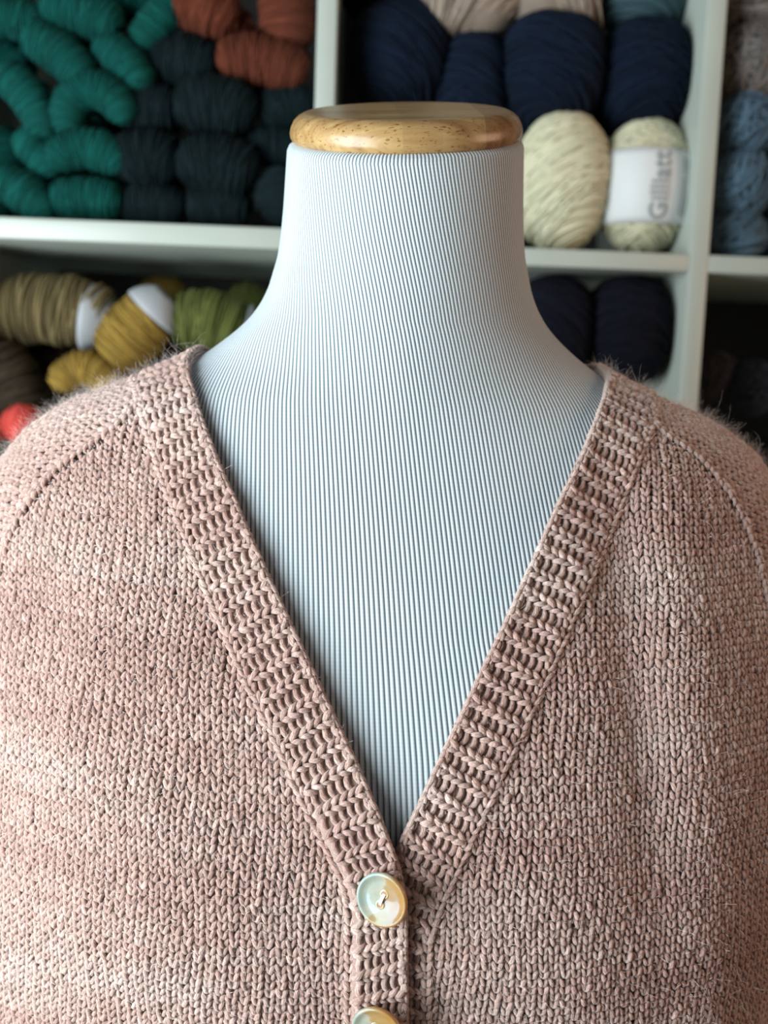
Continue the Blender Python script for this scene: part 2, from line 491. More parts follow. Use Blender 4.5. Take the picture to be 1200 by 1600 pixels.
GT = 'teal skeins in the left cubby'
skein('bright teal skein at the top left corner of the photo, pale stripes across it', 25, 32, 54, 29, 10, 25, Y_teal, GT, 0.055)
skein('large bright teal skein at the top edge, second from the left', 128, 22, 60, 34, 12, 30, Y_teal, GT, 0.05)
skein('bright teal skein slanting down right, just under the large top teal skein', 92, 86, 58, 31, 36, 30, Y_teal, GT, 0.045)
skein('bright teal skein slanting down right beside the uppermost petrol skein', 194, 99, 52, 27, 44, 28, Y_teal, GT, 0.05)
skein('small bright teal skein leaning the other way, below the rust skeins on their left', 244, 38, 46, 26, -50, 10, Y_teal, GT, 0.06)
skein('dim teal skein cut by the left edge of the photo, second row from the top', 6, 88, 44, 26, 36, 20, Y_teal, GT, 0.085)
skein('bright teal skein bending downwards near the left edge, third row from the top', 43, 157, 60, 28, 52, 45, Y_teal, GT, 0.045)
skein('bright teal skein curled into a hook with a dark hollow, centre of the teal pile', 144, 163, 64, 27, -12, 175, Y_teal, GT, 0.04)
skein('short bright teal skein left of the row above the bottom one', 60, 240, 42, 27, 48, 25, Y_teal, GT, 0.055)
skein('bright teal skein arched over a dark hollow, right under the hooked one', 138, 240, 58, 29, 2, 80, Y_teal, GT, 0.042)
skein('bright teal skein slanting at the bottom left corner of the cubby', 40, 305, 52, 30, 34, 25, Y_teal, GT, 0.045)
skein('wide bright teal skein lying on the board, right of the slanting bottom one', 135, 311, 55, 30, 0, 15, Y_teal, GT, 0.045)
skein('teal skein almost out of the top edge, between two brighter ones', 205, 5, 40, 24, 10, 20, Y_teal, GT, 0.09)
skein('shaded teal skein peeping out between the two lowest bright teal skeins', 88, 285, 30, 24, 30, 20, Y_teal, GT, 0.10)
skein('bottle green skein in shadow at the left edge, level with the arched skein', 2, 236, 34, 40, 80, 10, Y_green_dk, GT, 0.085)
skein('sliver of teal skein at the left edge on the board', -8, 325, 22, 24, 60, 10, Y_teal, GT, 0.08)

GD = 'petrol skeins in the left cubby'
skein('uppermost dark petrol skein, touching the rust ones', 290, 98, 54, 38, 3, 20, Y_dteal, GD, 0.07)
skein('dark petrol skein in the second petrol row, next to the hooked teal skein', 237, 171, 46, 33, -3, 25, Y_dteal, GD, 0.06)
skein('large dark petrol skein in the middle of the second petrol row', 337, 167, 61, 41, 2, 40, Y_dteal, GD, 0.05)
skein('dark petrol skein in the second petrol row beside the white upright', 448, 168, 45, 31, -16, 20, Y_dteal, GD, 0.065)
skein('dark petrol skein in the third petrol row, beside the arched teal skein', 230, 250, 53, 42, -2, 40, Y_dteal, GD, 0.055)
skein('large dark petrol skein in the third petrol row with a fold across it', 340, 260, 61, 43, 3, 35, Y_dteal, GD, 0.045)
skein('dark petrol skein in the third petrol row behind the neck edge', 432, 231, 50, 29, 0, 20, Y_dteal, GD, 0.065)
skein('dark petrol skein on the board, next to the wide bright teal one', 240, 322, 50, 31, 0, 15, Y_dteal, GD, 0.055)
skein('dark petrol skein on the board, second one from the teal skeins', 342, 324, 50, 31, 0, 20, Y_dteal, GD, 0.055)
skein('upright dark petrol skein on the board, right beside the neck', 440, 306, 44, 40, 82, 10, Y_dteal, GD, 0.055)

GR = 'rust skeins in the left cubby'
skein('rust skein at the top edge, leftmost of the rust ones', 322, 14, 52, 38, 18, 20, Y_rust, GR, 0.06)
skein('rust skein end tucked below the leftmost rust one', 362, 52, 38, 34, -50, 10, Y_rust, GR, 0.085)
skein('rust skein at the top edge next to the white upright', 448, 26, 50, 40, 85, 10, Y_rust, GR, 0.06)
skein('rust skein lying on the petrol skeins, lowest of the rust ones', 410, 98, 67, 36, 6, 35, Y_rust, GR, 0.055)

GN = 'navy skeins in the middle cubby'
nset = lambda a, b: [((a, 0.35, 1.0), 1.0, 0.06, 0.0), ((a + b, 0.5, 1.0), 0.5, 0.12, 0.0008)]
wound_ball('navy skein directly behind the wooden neck cap, leftmost of the navy row', 625, 95, 75, 76, Y_navy, GN, 0.10, 1.0, nset(0.5, 0.4), cat='yarn skein', name='yarn_skein', sq=2.4, body=0.02)
wound_ball('narrow navy skein, second from the left, under the oatmeal skein', 735, 138, 56, 76, Y_navy, GN, 0.10, 1.0, nset(0.4, -0.3), cat='yarn skein', name='yarn_skein', sq=2.4, body=0.02)
wound_ball('wide navy skein, third in the row, above the plain cream ball', 858, 116, 77, 79, Y_navy, GN, 0.085, 1.0, nset(0.2, 0.4), cat='yarn skein', name='yarn_skein', sq=2.6, body=0.02)
wound_ball('navy skein next to the right upright, above the cream ball with a label', 1001, 126, 68, 80, Y_navy, GN, 0.085, 1.0, nset(-0.2, 0.5), cat='yarn skein', name='yarn_skein', sq=2.6, body=0.02)
wound_ball('navy skein at the top edge behind the row of navy skeins', 606, 2, 66, 34, Y_navy, GN, 0.15, 1.0, nset(0.3, 0.3), cat='yarn skein', name='yarn_skein')
GB = 'folded skeins on top in the middle cubby'
skein('oatmeal folded skein at the top edge on the left', 732, 2, 72, 58, 8, 45, Y_beige, GB, 0.075, 0.0026, tilt=0.35)
skein('oatmeal folded skein at the top edge on the right', 864, -8, 70, 56, -6, 45, Y_beige, GB, 0.075, 0.0026, tilt=-0.5)
wound_ball('slate teal skein at the top edge beside the oatmeal ones', 1003, 0, 70, 54, Y_slate, GB, 0.085, 1.0, [((0.25, 0.4, 1.0), 1.0, 0.06, 0.0)], cat='yarn skein', name='yarn_skein')
GC = 'cream balls in the middle cubby'
wound_ball('oval cream yarn ball without a label beside the neck', 878, 285, 73, 103, Y_cream, GC, 0.060, 0.9, [((-0.28, 0.25, 1.0), 1.0, 0.05, 0.0), ((-0.5, 0.3, 1.0), 0.7, 0.10, 0.0006)], sq=2.1)
lab_ball = wound_ball('cream yarn ball wrapped in a white printed paper band', 1007, 292, 70, 99, Y_cream, GC, 0.060, 0.9, [((0.3, 0.2, 1.0), 1.0, 0.08, 0.0), ((-0.3, 0.2, 1.0), 0.6, 0.10, 0.0005)], sq=2.15)

# paper band on the right cream ball
def paper_band(ball, u0, u1, z0, z1, nm='paper_label'):
    rx, rd, ry = ball['_dims']
    def S(a, z, lift=0.0030):                   # a: angle, 0 = facing the viewer
        q = math.sqrt(max(0.02, 1 - (abs(z) * 0.82) ** 2)) * 1.03
        return (math.sin(a) * (rx * q + lift), -math.cos(a) * (rd * q + lift), z * ry)
    nu, nv = 40, 10
    V = []
    for j in range(nv + 1):
        for i in range(nu + 1):
            V.append(S(u0 + (u1 - u0) * i / nu, z0 + (z1 - z0) * j / nv))
    Fq = [(j * (nu + 1) + i, j * (nu + 1) + i + 1, (j + 1) * (nu + 1) + i + 1, (j + 1) * (nu + 1) + i) for j in range(nv) for i in range(nu)]
    o = mesh_obj(nm, V, np.array(Fq), M_paper, ball)
    m = o.modifiers.new('thick', 'SOLIDIFY'); m.thickness = 0.0004; m.offset = -1
    return o, S
band, SB = paper_band(lab_ball, -PI * 0.98, PI * 0.98, -0.62, 0.45)
band['label'] = 'white paper band printed with grey lettering'
rx, rd, ry = lab_ball['_dims']
def print_text(body, size, a_mid, z_start, z_end, parent, nm='printed_word', bold=0.0):
    """text that reads from bottom to top, wrapped on the band"""
    cu = bpy.data.curves.new('t', 'FONT'); cu.body = body; cu.size = 1.0; cu.offset = bold; cu.resolution_u = 3
    t = bpy.data.objects.new('t', cu); col.objects.link(t)
    dg = bpy.context.evaluated_depsgraph_get(); dg.update()
    me = bpy.data.meshes.new_from_object(t.evaluated_get(dg))
    bpy.data.objects.remove(t)
    bm = bmesh.new(); bm.from_mesh(me)
    bmesh.ops.triangulate(bm, faces=bm.faces[:])
    bmesh.ops.subdivide_edges(bm, edges=bm.edges[:], cuts=3, use_grid_fill=True)
    bm.to_mesh(me); bm.free()
    co = np.array([v.co[:] for v in me.vertices])
    fs = [tuple(p.vertices) for p in me.polygons]
    x0, x1 = co[:, 0].min(), co[:, 0].max()
    out = []
    for x, y, _ in co:
        z = z_start + (x - x0) / (x1 - x0) * (z_end - z_start)
        a = a_mid - (y - 0.35) * size / rd
        out.append(SB(a, z, 0.0037))
    bpy.data.meshes.remove(me)
    return mesh_obj(nm, np.array(out), fs, M_print, parent, smooth=False)
print_text('Gilliatt', 0.0235, 0.02, -0.575, 0.40, band, bold=0.02)
for k in range(4):                              # small print right of the word, too small to read in the photo
    a0 = 0.52 + k * 0.13
    for z0, z1 in ((-0.5, -0.1), (-0.04, 0.3)) if k % 2 else ((-0.5, 0.05), (0.1, 0.34)):
        V = [SB(a, z, 0.0036) for z in np.linspace(z0, z1, 6) for a in (a0, a0 + 0.035)]
        mesh_obj('fine_print_line', np.array(V), np.array([(2 * i, 2 * i + 1, 2 * i + 3, 2 * i + 2) for i in range(5)]), M_print, band)

GY = 'balls in the right cubby'
tang = [((0.4, 0.3, 1.0), 1.0, 0.25, 0.0), ((-1.0, 0.4, 0.6), 0.7, 0.3, 0.001), ((0.7, 0.2, -0.8), 0.6, 0.3, 0.002), ((0.1, 1.0, 0.4), 0.3, 0.5, 0.002)]
def tb(label, px, py, rx, ry, m, dy=0.05, g=GY):
    random.shuffle(tang)
    return wound_ball(label, px, py, rx, ry, m, g, dy, 1.0, [(tuple(np.array(a) + rng.normal(0, 0.25, 3)), d, j, l) for a, d, j, l in tang], pitch=0.0030)
tb('taupe grey yarn ball at the top right corner', 1182, 8, 50, 38, Y_grey, 0.05)
tb('taupe grey yarn ball below the corner one', 1178, 96, 48, 54, Y_grey, 0.045)
tb('denim blue yarn ball right under the grey ones', 1168, 195, 44, 44, Y_blue, 0.04)
tb('denim blue yarn ball cut by the right edge, beside the grey one', 1214, 172, 26, 32, Y_blue, 0.09)
tb('denim blue yarn ball in the middle of the blue stack', 1158, 288, 44, 50, Y_blue, 0.04)
tb('denim blue yarn ball lying on the board at the bottom of the blue stack', 1152, 366, 42, 36, Y_blue, 0.045)
tb('denim blue yarn ball cut by the right edge low in the stack', 1222, 300, 32, 46, Y_blue, 0.07)
tb('denim blue yarn ball on the board in the right corner', 1220, 380, 34, 32, Y_blue, 0.07)

# lower left cubby
GO = 'skeins in the lower left cubby'
def wrap_label(o, R0, L0, x0, x1, ang, taper=0.4, dy_fat=1.15):
    """a paper sleeve round a bean shaped skein; local coordinates along its long axis"""
    n = 40; V = []; K = 8
    for q in range(K):
        u = q / (K - 1); x = x0 + (x1 - x0) * u; rr = R0 * (1 - taper * u ** 1.8)
        for i in range(n):
            a = 2 * PI * i / n
            V.append((x, -rr * dy_fat * math.sin(a), rr * math.cos(a)))
    a_ = R(-ang)
    V = [(x * math.cos(a_) - z * math.sin(a_), y, x * math.sin(a_) + z * math.cos(a_)) for x, y, z in V]
    Fq = np.array([(q * n + i, q * n + (i + 1) % n, (q + 1) * n + (i + 1) % n, (q + 1) * n + i) for q in range(K - 1) for i in range(n)])
    b = mesh_obj('paper_label', V, Fq, M_paper_shaded, o)
    b['label'] = 'white paper sleeve round the skein, painted grey for shade'
    m = b.modifiers.new('thick', 'SOLIDIFY'); m.thickness = 0.0005
    return b
k1 = spx(SY + 0.1)
o = skein('thick olive brown skein with a pale paper sleeve on its right end', 84, 486, 92, 50, 2, 20, Y_olive, GO, 0.09, 0.0028, tilt=0.1)
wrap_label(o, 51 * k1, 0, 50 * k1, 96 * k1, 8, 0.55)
o = skein('mustard skein with a pale paper sleeve on its upper end', 212, 518, 66, 46, -48, 10, Y_must, GO, 0.07, 0.0022)
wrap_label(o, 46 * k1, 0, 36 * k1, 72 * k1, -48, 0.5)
skein('mustard skein bent into a hook below the labelled one', 138, 590, 54, 26, 10, 150, Y_must, GO, 0.06, 0.0022)
o = skein('moss green skein right beside the neck curve', 328, 506, 64, 47, 8, 25, Y_green, GO, 0.08, 0.0022)
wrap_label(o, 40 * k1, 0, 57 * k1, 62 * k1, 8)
skein('dim moss green skein behind the bright moss green one', 392, 478, 38, 30, 30, 10, Y_green, GO, 0.17)
skein('brown green skein in shadow at the left edge under the olive one', 14, 596, 66, 46, 62, 10, Y_brown, GO, 0.08, 0.0026)
skein('very dark brown skein in the shadow between olive and mustard ones', 88, 566, 50, 40, 20, 10, Y_brown, GO, 0.16, 0.0026)
skein('dark mustard skein far back, over the mustard sleeve', 254, 458, 34, 24, 0, 10, Y_must, GO, 0.24)
skein('mustard brown skein in shadow just over the left shoulder', 255, 575, 48, 38, 0, 10, Y_brown, GO, 0.13)
skein('coral red skein end over the left shoulder', 34, 662, 30, 30, 20, 10, Y_coral, GO, 0.06)
skein('coral red skein cut by the left edge over the shoulder', -6, 664, 24, 30, 80, 10, Y_coral, GO, 0.08)

GI = 'dark skeins in the lower middle cubby'
wound_ball('ink blue skein partly behind the right side of the neck', 862, 520, 60, 84, Y_ink, GI, 0.09, 1.0, nset(0.3, 0.3), cat='yarn skein', name='yarn_skein', sq=2.6, body=0.02)
wound_ball('ink blue skein beside the upright, over the right shoulder', 976, 518, 60, 80, Y_ink, GI, 0.075, 1.0, nset(-0.1, 0.4), cat='yarn skein', name='yarn_skein', sq=2.7, body=0.02)
GK = 'dark balls in the lower right cubby'
tb('charcoal yarn ball in shadow over the right shoulder', 1118, 592, 36, 38, Y_char, 0.14, GK)
tb('blue grey yarn ball in shadow at the right edge', 1176, 606, 36, 40, Y_char2, 0.12, GK)

# ------------------------------------------------------------------ dress form: profile tables
def table(pts, zs, sm=7):
    p = np.array(sorted(pts)); v = np.interp(zs, p[:, 0], p[:, 1])
    k = np.hanning(sm * 2 + 1); k /= k.sum()
    return np.convolve(np.pad(v, sm, mode='edge'), k, mode='valid')
ZS = np.linspace(0.60, 1.46, 861)
T_w = table([(0.60, .17), (0.78, .185), (0.92, .178), (1.0, .212), (1.05, .2165), (1.15, .216), (1.22, .213), (1.25, .209), (1.275, .203), (1.298, .185), (1.310, .168), (1.320, .146), (1.328, .124), (1.335, .108), (1.341, .098), (1.3476, .0893),
             (1.354, .0818), (1.3605, .0757), (1.3685, .0706), (1.3765, .0672), (1.393, .0630), (1.405, .0616), (1.42, .0606), (1.46, .0590)], ZS, 5)
T_f = table([(0.60, .12), (0.78, .125), (0.92, .115), (1.0, .128), (1.08, .137), (1.15, .131), (1.20, .116), (1.25, .098), (1.29, .082), (1.32, .073), (1.35, .066), (1.38, .0615), (1.42, .060), (1.46, .0585)], ZS, 16)
T_b = table([(0.60, .12), (0.92, .10), (1.1, .115), (1.25, .11), (1.30, .095), (1.33, .075), (1.36, .064), (1.40, .060), (1.46, .0585)], ZS, 14)
T_n = table([(0.60, 2.2), (1.1, 2.25), (1.2, 2.15), (1.26, 2.0), (1.30, 1.8), (1.33, 1.65), (1.36, 1.85), (1.385, 2.0), (1.46, 2.0)], ZS, 14)
YC = 0.585
XC = 0.0245
def prof(z):
    return np.interp(z, ZS, T_w), np.interp(z, ZS, T_f), np.interp(z, ZS, T_b), np.interp(z, ZS, T_n)
TILT, CROLL = math.tan(R(17)), math.tan(R(-3.4))
def headtilt(P):
    k = np.clip((P[..., 2] - 1.345) / 0.085, 0, 1); k = k * k * (3 - 2 * k)
    Q = P.copy()
    Q[..., 2] += k * ((P[..., 1] - YC) * TILT - (P[..., 0] - XC) * CROLL)
    return Q

form = empty('dress_form', (XC, YC, 0))
tag(form, 'dress form covered in white striped ribbed jersey with a wooden neck cap', 'dress form')

nth, nz = 540, 300
NECK_TOP = 1.4470
zz = np.concatenate([np.linspace(0.62, 1.05, 30, endpoint=False), np.linspace(1.05, 1.30, 80, endpoint=False), np.linspace(1.30, NECK_TOP, nz - 110)])
th = np.linspace(-PI, PI, nth, endpoint=False)
W_, Fd, Bd, Nn_ = [q[:, None] for q in prof(zz)]
cs, sn_ = np.cos(th)[None], np.sin(th)[None]
ex = 2 / Nn_
X = W_ * np.sign(sn_) * np.abs(sn_) ** ex
Yv = np.where(cs > 0, Fd, Bd) * -np.sign(cs) * np.abs(cs) ** ex
PX = np.stack([X + XC, Yv + YC, np.broadcast_to(zz[:, None], X.shape)], -1)
# arc length from the front centre gives the rib number
dX = np.linalg.norm(np.diff(PX[:, :, :2], axis=1), axis=-1)
cum = np.concatenate([np.zeros((len(zz), 1)), np.cumsum(dX, 1)], 1)
cum -= cum[:, nth // 2][:, None]
sp = np.interp(zz, [0.62, 1.12, 1.17, 1.22, 1.32, 1.36, 1.44], [.0026, .0026, .0025, .00225, .00202, .00186, .00181])
slope = np.interp(zz, [0.62, 1.1, 1.2, 1.3, 1.38, 1.44], [0.0, 0.03, 0.07, 0.11, 0.15, 0.20])      # the jersey is pulled on a little askew
skew = np.concatenate([[0], np.cumsum((slope[1:] + slope[:-1]) / 2 * np.diff(zz))])
rib = (cum + skew[:, None]) / sp[:, None] + 500.0
# close the seam of the ring with a duplicated last column
PX = np.concatenate([PX, PX[:, :1]], 1)
rib = np.concatenate([rib, rib[:, -1:] + 0.9], 1)
# rounded top edge under the cap
top = []
for fr, dz in ((0.985, 0.0022), (0.955, 0.0034), (0.90, 0.0040), (0.5, 0.004), (0.02, 0.004)):
    q = PX[len(zz) - 1].copy(); q[:, 0] = XC + (q[:, 0] - XC) * fr; q[:, 1] = YC + (q[:, 1] - YC) * fr; q[:, 2] += dz
    top.append(q)
PX = np.concatenate([PX, np.array(top)], 0)
rib = np.concatenate([rib, np.repeat(rib[-1:], 5, 0)], 0)
PT = headtilt(PX)
ncol = nth + 1
course = np.broadcast_to((PX[:, :, 2] / 0.0016), rib.shape)
i = np.arange(PX.shape[0] - 1)[:, None]; k = np.arange(nth)[None]
Fq = np.stack([i * ncol + k, i * ncol + k + 1, (i + 1) * ncol + k + 1, (i + 1) * ncol + k], -1).reshape(-1, 4)
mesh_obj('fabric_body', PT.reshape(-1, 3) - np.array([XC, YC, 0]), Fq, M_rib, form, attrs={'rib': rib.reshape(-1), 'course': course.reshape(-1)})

# wooden neck cap
cap_c = np.array([XC, YC, NECK_TOP + 0.005])
capp = [(0.0, -0.0042), (0.052, -0.0042), (0.0555, -0.0040), (0.0572, -0.0028), (0.0582, -0.0008), (0.0584, 0.0012), (0.0578, 0.0040), (0.0562, 0.0070),
        (0.0540, 0.0090), (0.0515, 0.0103), (0.0495, 0.0108), (0.047, 0.0109), (0.03, 0.0109), (0.0, 0.0109)]
V, Fq = lathe(capp, 128)
o = mesh_obj('neck_cap', V, Fq, M_wood, form)
o['label'] = 'varnished pale wooden disc with rounded rim'
o.rotation_euler = (math.atan(TILT), math.atan(CROLL), 0)
o.location = cap_c - np.array([XC, YC, 0]) + np.array([0, -0.001, 0.0018])
# stand
V, Fq = lathe([(0.0, 0.02), (0.014, 0.02), (0.014, 0.66), (0.0, 0.66)], 24)
mesh_obj('pole', V, Fq, M_iron, form)
V, Fq = lathe([(0.0, 0.0), (0.17, 0.0), (0.17, 0.012), (0.16, 0.02), (0.03, 0.028), (0.0, 0.028)], 64)
mesh_obj('base', V, Fq, M_iron, form)

# ------------------------------------------------------------------ cardigan: surface functions
OFF = 0.0045
def folds(x, z):
    """soft drape folds of the loose cardigan (metres outward)"""
    f = 0.004 * np.exp(-((x - 0.150 - (1.30 - z) * 0.10) / 0.020) ** 2) * np.clip((1.318 - z) / 0.05, 0, 1)
    f = f - 0.0050 * np.exp(-((x - 0.118 - (1.30 - z) * 0.12) / 0.013) ** 2) * np.clip((1.318 - z) / 0.06, 0, 1) * np.clip((z - 1.08) / 0.1, 0, 1)
    f = f - 0.0030 * np.exp(-((x + 0.128 + (1.30 - z) * 0.10) / 0.020) ** 2) * np.clip((1.31 - z) / 0.06, 0, 1) * np.clip((z - 1.08) / 0.1, 0, 1)
    f = f + 0.0025 * np.sin(x * 38 + z * 21) * np.clip((1.22 - z) / 0.1, 0, 1)
    return f
def front_y(x, z, off=OFF, back=False):
    Wd, Fd_, Bd_, n = prof(z)
    Wd = Wd + off * 0.8
    u = np.clip(np.abs(x - XC) / Wd, 0, 1)
    s = (1 - u ** n) ** (1 / n)
    if back: return YC + (Bd_ + off) * s
    return YC - (Fd_ + off) * s - folds(x, z) * np.clip(s * 1.6, 0, 1)

# sagittal curves: for each x from the chest up, over the shoulder ridge and down the back, by arc length
XG = np.linspace(-0.2165, 0.2165, 289) + XC
ZBOT = 0.97
Wtab = T_w + OFF * 0.8
imax = int(np.argmax(T_w * (ZS > 1.1)))
def ridge(x):
    zr = np.interp(-np.abs(x - XC), -Wtab[imax:], ZS[imax:])
    return np.minimum(zr, 1.40)
BN = 420
BG = np.linspace(0, 0.52, BN)
G = np.zeros((len(XG), BN, 3)); BR = np.zeros(len(XG))
for ii, x in enumerate(XG):
    zr = ridge(x)
    t = np.linspace(0, 1, 260)
    zf = zr - (zr - ZBOT) * (1 - t) ** 2
    yf = front_y(np.full_like(zf, x), zf)
    yf[-1] = YC
    zk = zf[::-1][1:]; yk = front_y(np.full_like(zk, x), zk, back=True)
    zc = np.concatenate([zf, zk]); yc_ = np.concatenate([yf, yk])
    s = np.concatenate([[0], np.cumsum(np.hypot(np.diff(zc), np.diff(yc_)))])
    BR[ii] = s[259]
    G[ii, :, 0] = x
    G[ii, :, 1] = np.interp(BG, s, yc_); G[ii, :, 2] = np.interp(BG, s, zc)
# soften the ridge slightly
for _ in range(3):
    G[:, 1:-1, 1:] = (G[:, :-2, 1:] + 2 * G[:, 1:-1, 1:] + G[:, 2:, 1:]) / 4
    G[1:-1, :, 1:] = (G[:-2, :, 1:] + 2 * G[1:-1, :, 1:] + G[2:, :, 1:]) / 4
def S(x, b):
    fx = np.clip((x - XG[0]) / (XG[1] - XG[0]), 0, len(XG) - 1.001); fb = np.clip(b / (BG[1] - BG[0]), 0, BN - 1.001)
    i0 = fx.astype(int); j0 = fb.astype(int); u = (fx - i0)[..., None]; v = (fb - j0)[..., None]
    return (G[i0, j0] * (1 - u) * (1 - v) + G[i0 + 1, j0] * u * (1 - v) + G[i0, j0 + 1] * (1 - u) * v + G[i0 + 1, j0 + 1] * u * v)
def frame(x, b, e=0.0016):
    P = S(x, b)
    dx = (S(x + e, b) - S(x - e, b)) / (2 * e)
    db = (S(x, b + e) - S(x, b - e)) / (2 * e)
    N = nrm(np.cross(dx, db))
    return P, dx, db, N
def z2b(x, z):
    """front b coordinate of height z at x"""
    ii = int(round((x - XG[0]) / (XG[1] - XG[0]))); ii = min(max(ii, 0), len(XG) - 1)
    jr = np.searchsorted(BG, BR[ii])
    return float(np.interp(z, G[ii, :jr, 2], BG[:jr]))
def hit(px, py):
    """where the sight line through a pixel meets the cardigan surface, as (x, b)"""
    d = ray(px, py)
    ts = np.linspace(0.36, 0.62, 1600) / d[1]
    P = CAM + d * ts[:, None]
    x, z = P[:, 0], P[:, 2]
    zr = ridge(x)
    ok = z < zr
    yv = np.where(ok, front_y(x, np.minimum(z, zr)), 9)
    w_ = np.where(P[:, 1] >= yv)[0]
    if len(w_) == 0:
        j = int(np.argmin(np.where(ok, np.abs(P[:, 1] - yv), np.abs(P[:, 1] - YC) + 2 * (z - zr))))
    else: j = w_[0]
    return x[j], z2b(x[j], min(z[j], zr[j] - 1e-4))

def curve(pts, n=240, sm=9):
    p = np.array(pts)
    s = np.concatenate([[0], np.cumsum(np.hypot(*np.diff(p, axis=0).T))])
    t = np.linspace(0, s[-1], n)
    q = np.stack([np.interp(t, s, p[:, 0]), np.interp(t, s, p[:, 1])], -1)
    k = np.hanning(2 * sm + 1); k /= k.sum()
    for c in (0, 1):
        a = np.concatenate([2 * q[0, c] - q[1:sm + 1, c][::-1], q[:, c], 2 * q[-1, c] - q[-sm - 1:-1, c][::-1]])
        q[:, c] = np.convolve(a, k, mode='valid')
    return q

# neckline, inner and outer edges matched point by point (pixels of the photograph laid on the body)
LI = [(296, 568), (297, 600), (316, 660), (345, 735), (384, 825), (424, 915), (466, 1005), (510, 1098), (556, 1195), (597, 1285), (622, 1345), (632, 1400), (632, 1450), (632, 1510), (632, 1600), (634, 1720)]
LO = [(214, 596), (228, 634), (247, 700), (274, 778), (310, 866), (348, 958), (389, 1052), (434, 1144), (478, 1240), (518, 1320), (545, 1372), (553, 1420), (553, 1470), (551, 1530), (550, 1600), (550, 1720)]
RI = [(950, 590), (942, 630), (912, 705), (872, 790), (832, 880), (792, 970), (748, 1062), (704, 1156), (660, 1250), (626, 1318), (606, 1380), (590, 1440), (588, 1510), (588, 1600), (588, 1720)]
RO = [(1022, 612), (1008, 668), (978, 745), (942, 832), (904, 920), (866, 1010), (824, 1102), (780, 1196), (736, 1290), (700, 1365), (676, 1420), (662, 1460), (660, 1520), (660, 1600), (662, 1720)]
def path(pts, back):
    q = [hit(*p) for p in pts]
    q = list(back(q[0])) + q
    return np.array(q)
def back_b(x, z):
    ii = int(round((x - XG[0]) / (XG[1] - XG[0]))); jr = int(np.searchsorted(BG, BR[ii])) + 1
    zb_ = G[ii, jr:jr + 150, 2]
    return float(BG[jr + int(np.argmin(np.abs(zb_ - z)))])
def back_ext(sgn, dxo):
    def f(q0):
        out = []
        for ax, z in ((0.066, 1.3200), (0.084, 1.3260), (0.096, 1.3310)):
            x = XC + sgn * (ax + dxo)
            out.append((x, back_b(x, z - dxo * 0.3)))
        return out
    return f
cLI = curve(path(LI, back_ext(-1, 0.0)), 400, 7); cLO = curve(path(LO, back_ext(-1, 0.022)), 400, 7)
cRI = curve(path(RI, back_ext(1, 0.0)), 400, 7); cRO = curve(path(RO, back_ext(1, 0.022)), 400, 7)
# re-match inner and outer by nearest arc so ribs stand square to the edge
def rematch(ci, co, pi_, po_):
    """piecewise parametrisation through the matched control points"""
    qi = np.array(pi_); qo = np.array(po_)
    def par(c, q):
        idx = [int(np.argmin(np.hypot(*(c - p).T))) for p in q]
        return np.maximum.accumulate(idx)
    a = par(ci, qi); b = par(co, qo)
    t = np.arange(len(a)) / (len(a) - 1)
    tt = np.linspace(0, 1, 500)
    ia = np.interp(tt, t, a); ib = np.interp(tt, t, b)
    k = np.hanning(31); k /= k.sum()
    sm = lambda v: np.convolve(np.pad(v, 15, mode='reflect', reflect_type='odd'), k, mode='valid')
    ia, ib = sm(ia), sm(ib)
    r = np.arange(len(ci))
    A = np.stack([np.interp(ia, r, ci[:, 0]), np.interp(ia, r, ci[:, 1])], -1)
    B = np.stack([np.interp(ib, r, co[:, 0]), np.interp(ib, r, co[:, 1])], -1)
    return A, B
pLI, pLO = path(LI, back_ext(-1, 0.0)), path(LO, back_ext(-1, 0.022))
pRI, pRO = path(RI, back_ext(1, 0.0)), path(RO, back_ext(1, 0.022))
LA, LB = rematch(cLI, cLO, pLI, pLO)
RA, RB = rematch(cRI, cRO, pRI, pRO)

# inside test helpers in (x, b)
def xat(curve_, b):
    """x of an edge curve at given b (front part)"""
    o = np.argsort(curve_[:, 1]); return np.interp(b, curve_[o, 1], curve_[o, 0])

# armhole seam curves
SLp = [(232, 622), (205, 652), (170, 680), (132, 706), (100, 728), (66, 765), (40, 800), (20, 836), (8, 880)]
SRp = [(1010, 662), (1040, 686), (1074, 707), (1100, 728), (1122, 755), (1145, 790), (1165, 828), (1180, 870), (1190, 915)]
def seamcurve(pts, sgn):
    q = [hit(*p) for p in pts]
    x, b = q[-1]
    for _ in range(8):
        b -= 0.03; x += sgn * (0.006 if abs(x - XC) < 0.208 else 0.0005)
        q.append((x, b))
    return curve(q, 200, 7)
cSL = seamcurve(SLp, -1); cSR = seamcurve(SRp, 1)
def b_seam(cs, x):
    o = np.argsort(cs[:, 0]); return np.interp(x, cs[o, 0], cs[o, 1])

def vnoise(x, y, seed):
    r_ = np.random.default_rng(seed); T = r_.uniform(0, 1, (64, 64))
    xi = np.floor(x).astype(int); yi = np.floor(y).astype(int); u = x - xi; v = y - yi
    u = u * u * (3 - 2 * u); v = v * v * (3 - 2 * v)
    g = lambda a, b: T[a % 64, b % 64]
    return g(xi, yi) * (1 - u) * (1 - v) + g(xi + 1, yi) * u * (1 - v) + g(xi, yi + 1) * (1 - u) * v + g(xi + 1, yi + 1) * u * v
def dye(P):
    x, z = P[:, 0], P[:, 2]
    return np.clip(0.5 * vnoise(x * 14 + 9, z * 45 + 3, 1) + 0.30 * vnoise(x * 50 + 3, z * 260, 2) + 0.35 * vnoise(x * 5 + 5, z * 9, 3) - 0.08, 0, 1)

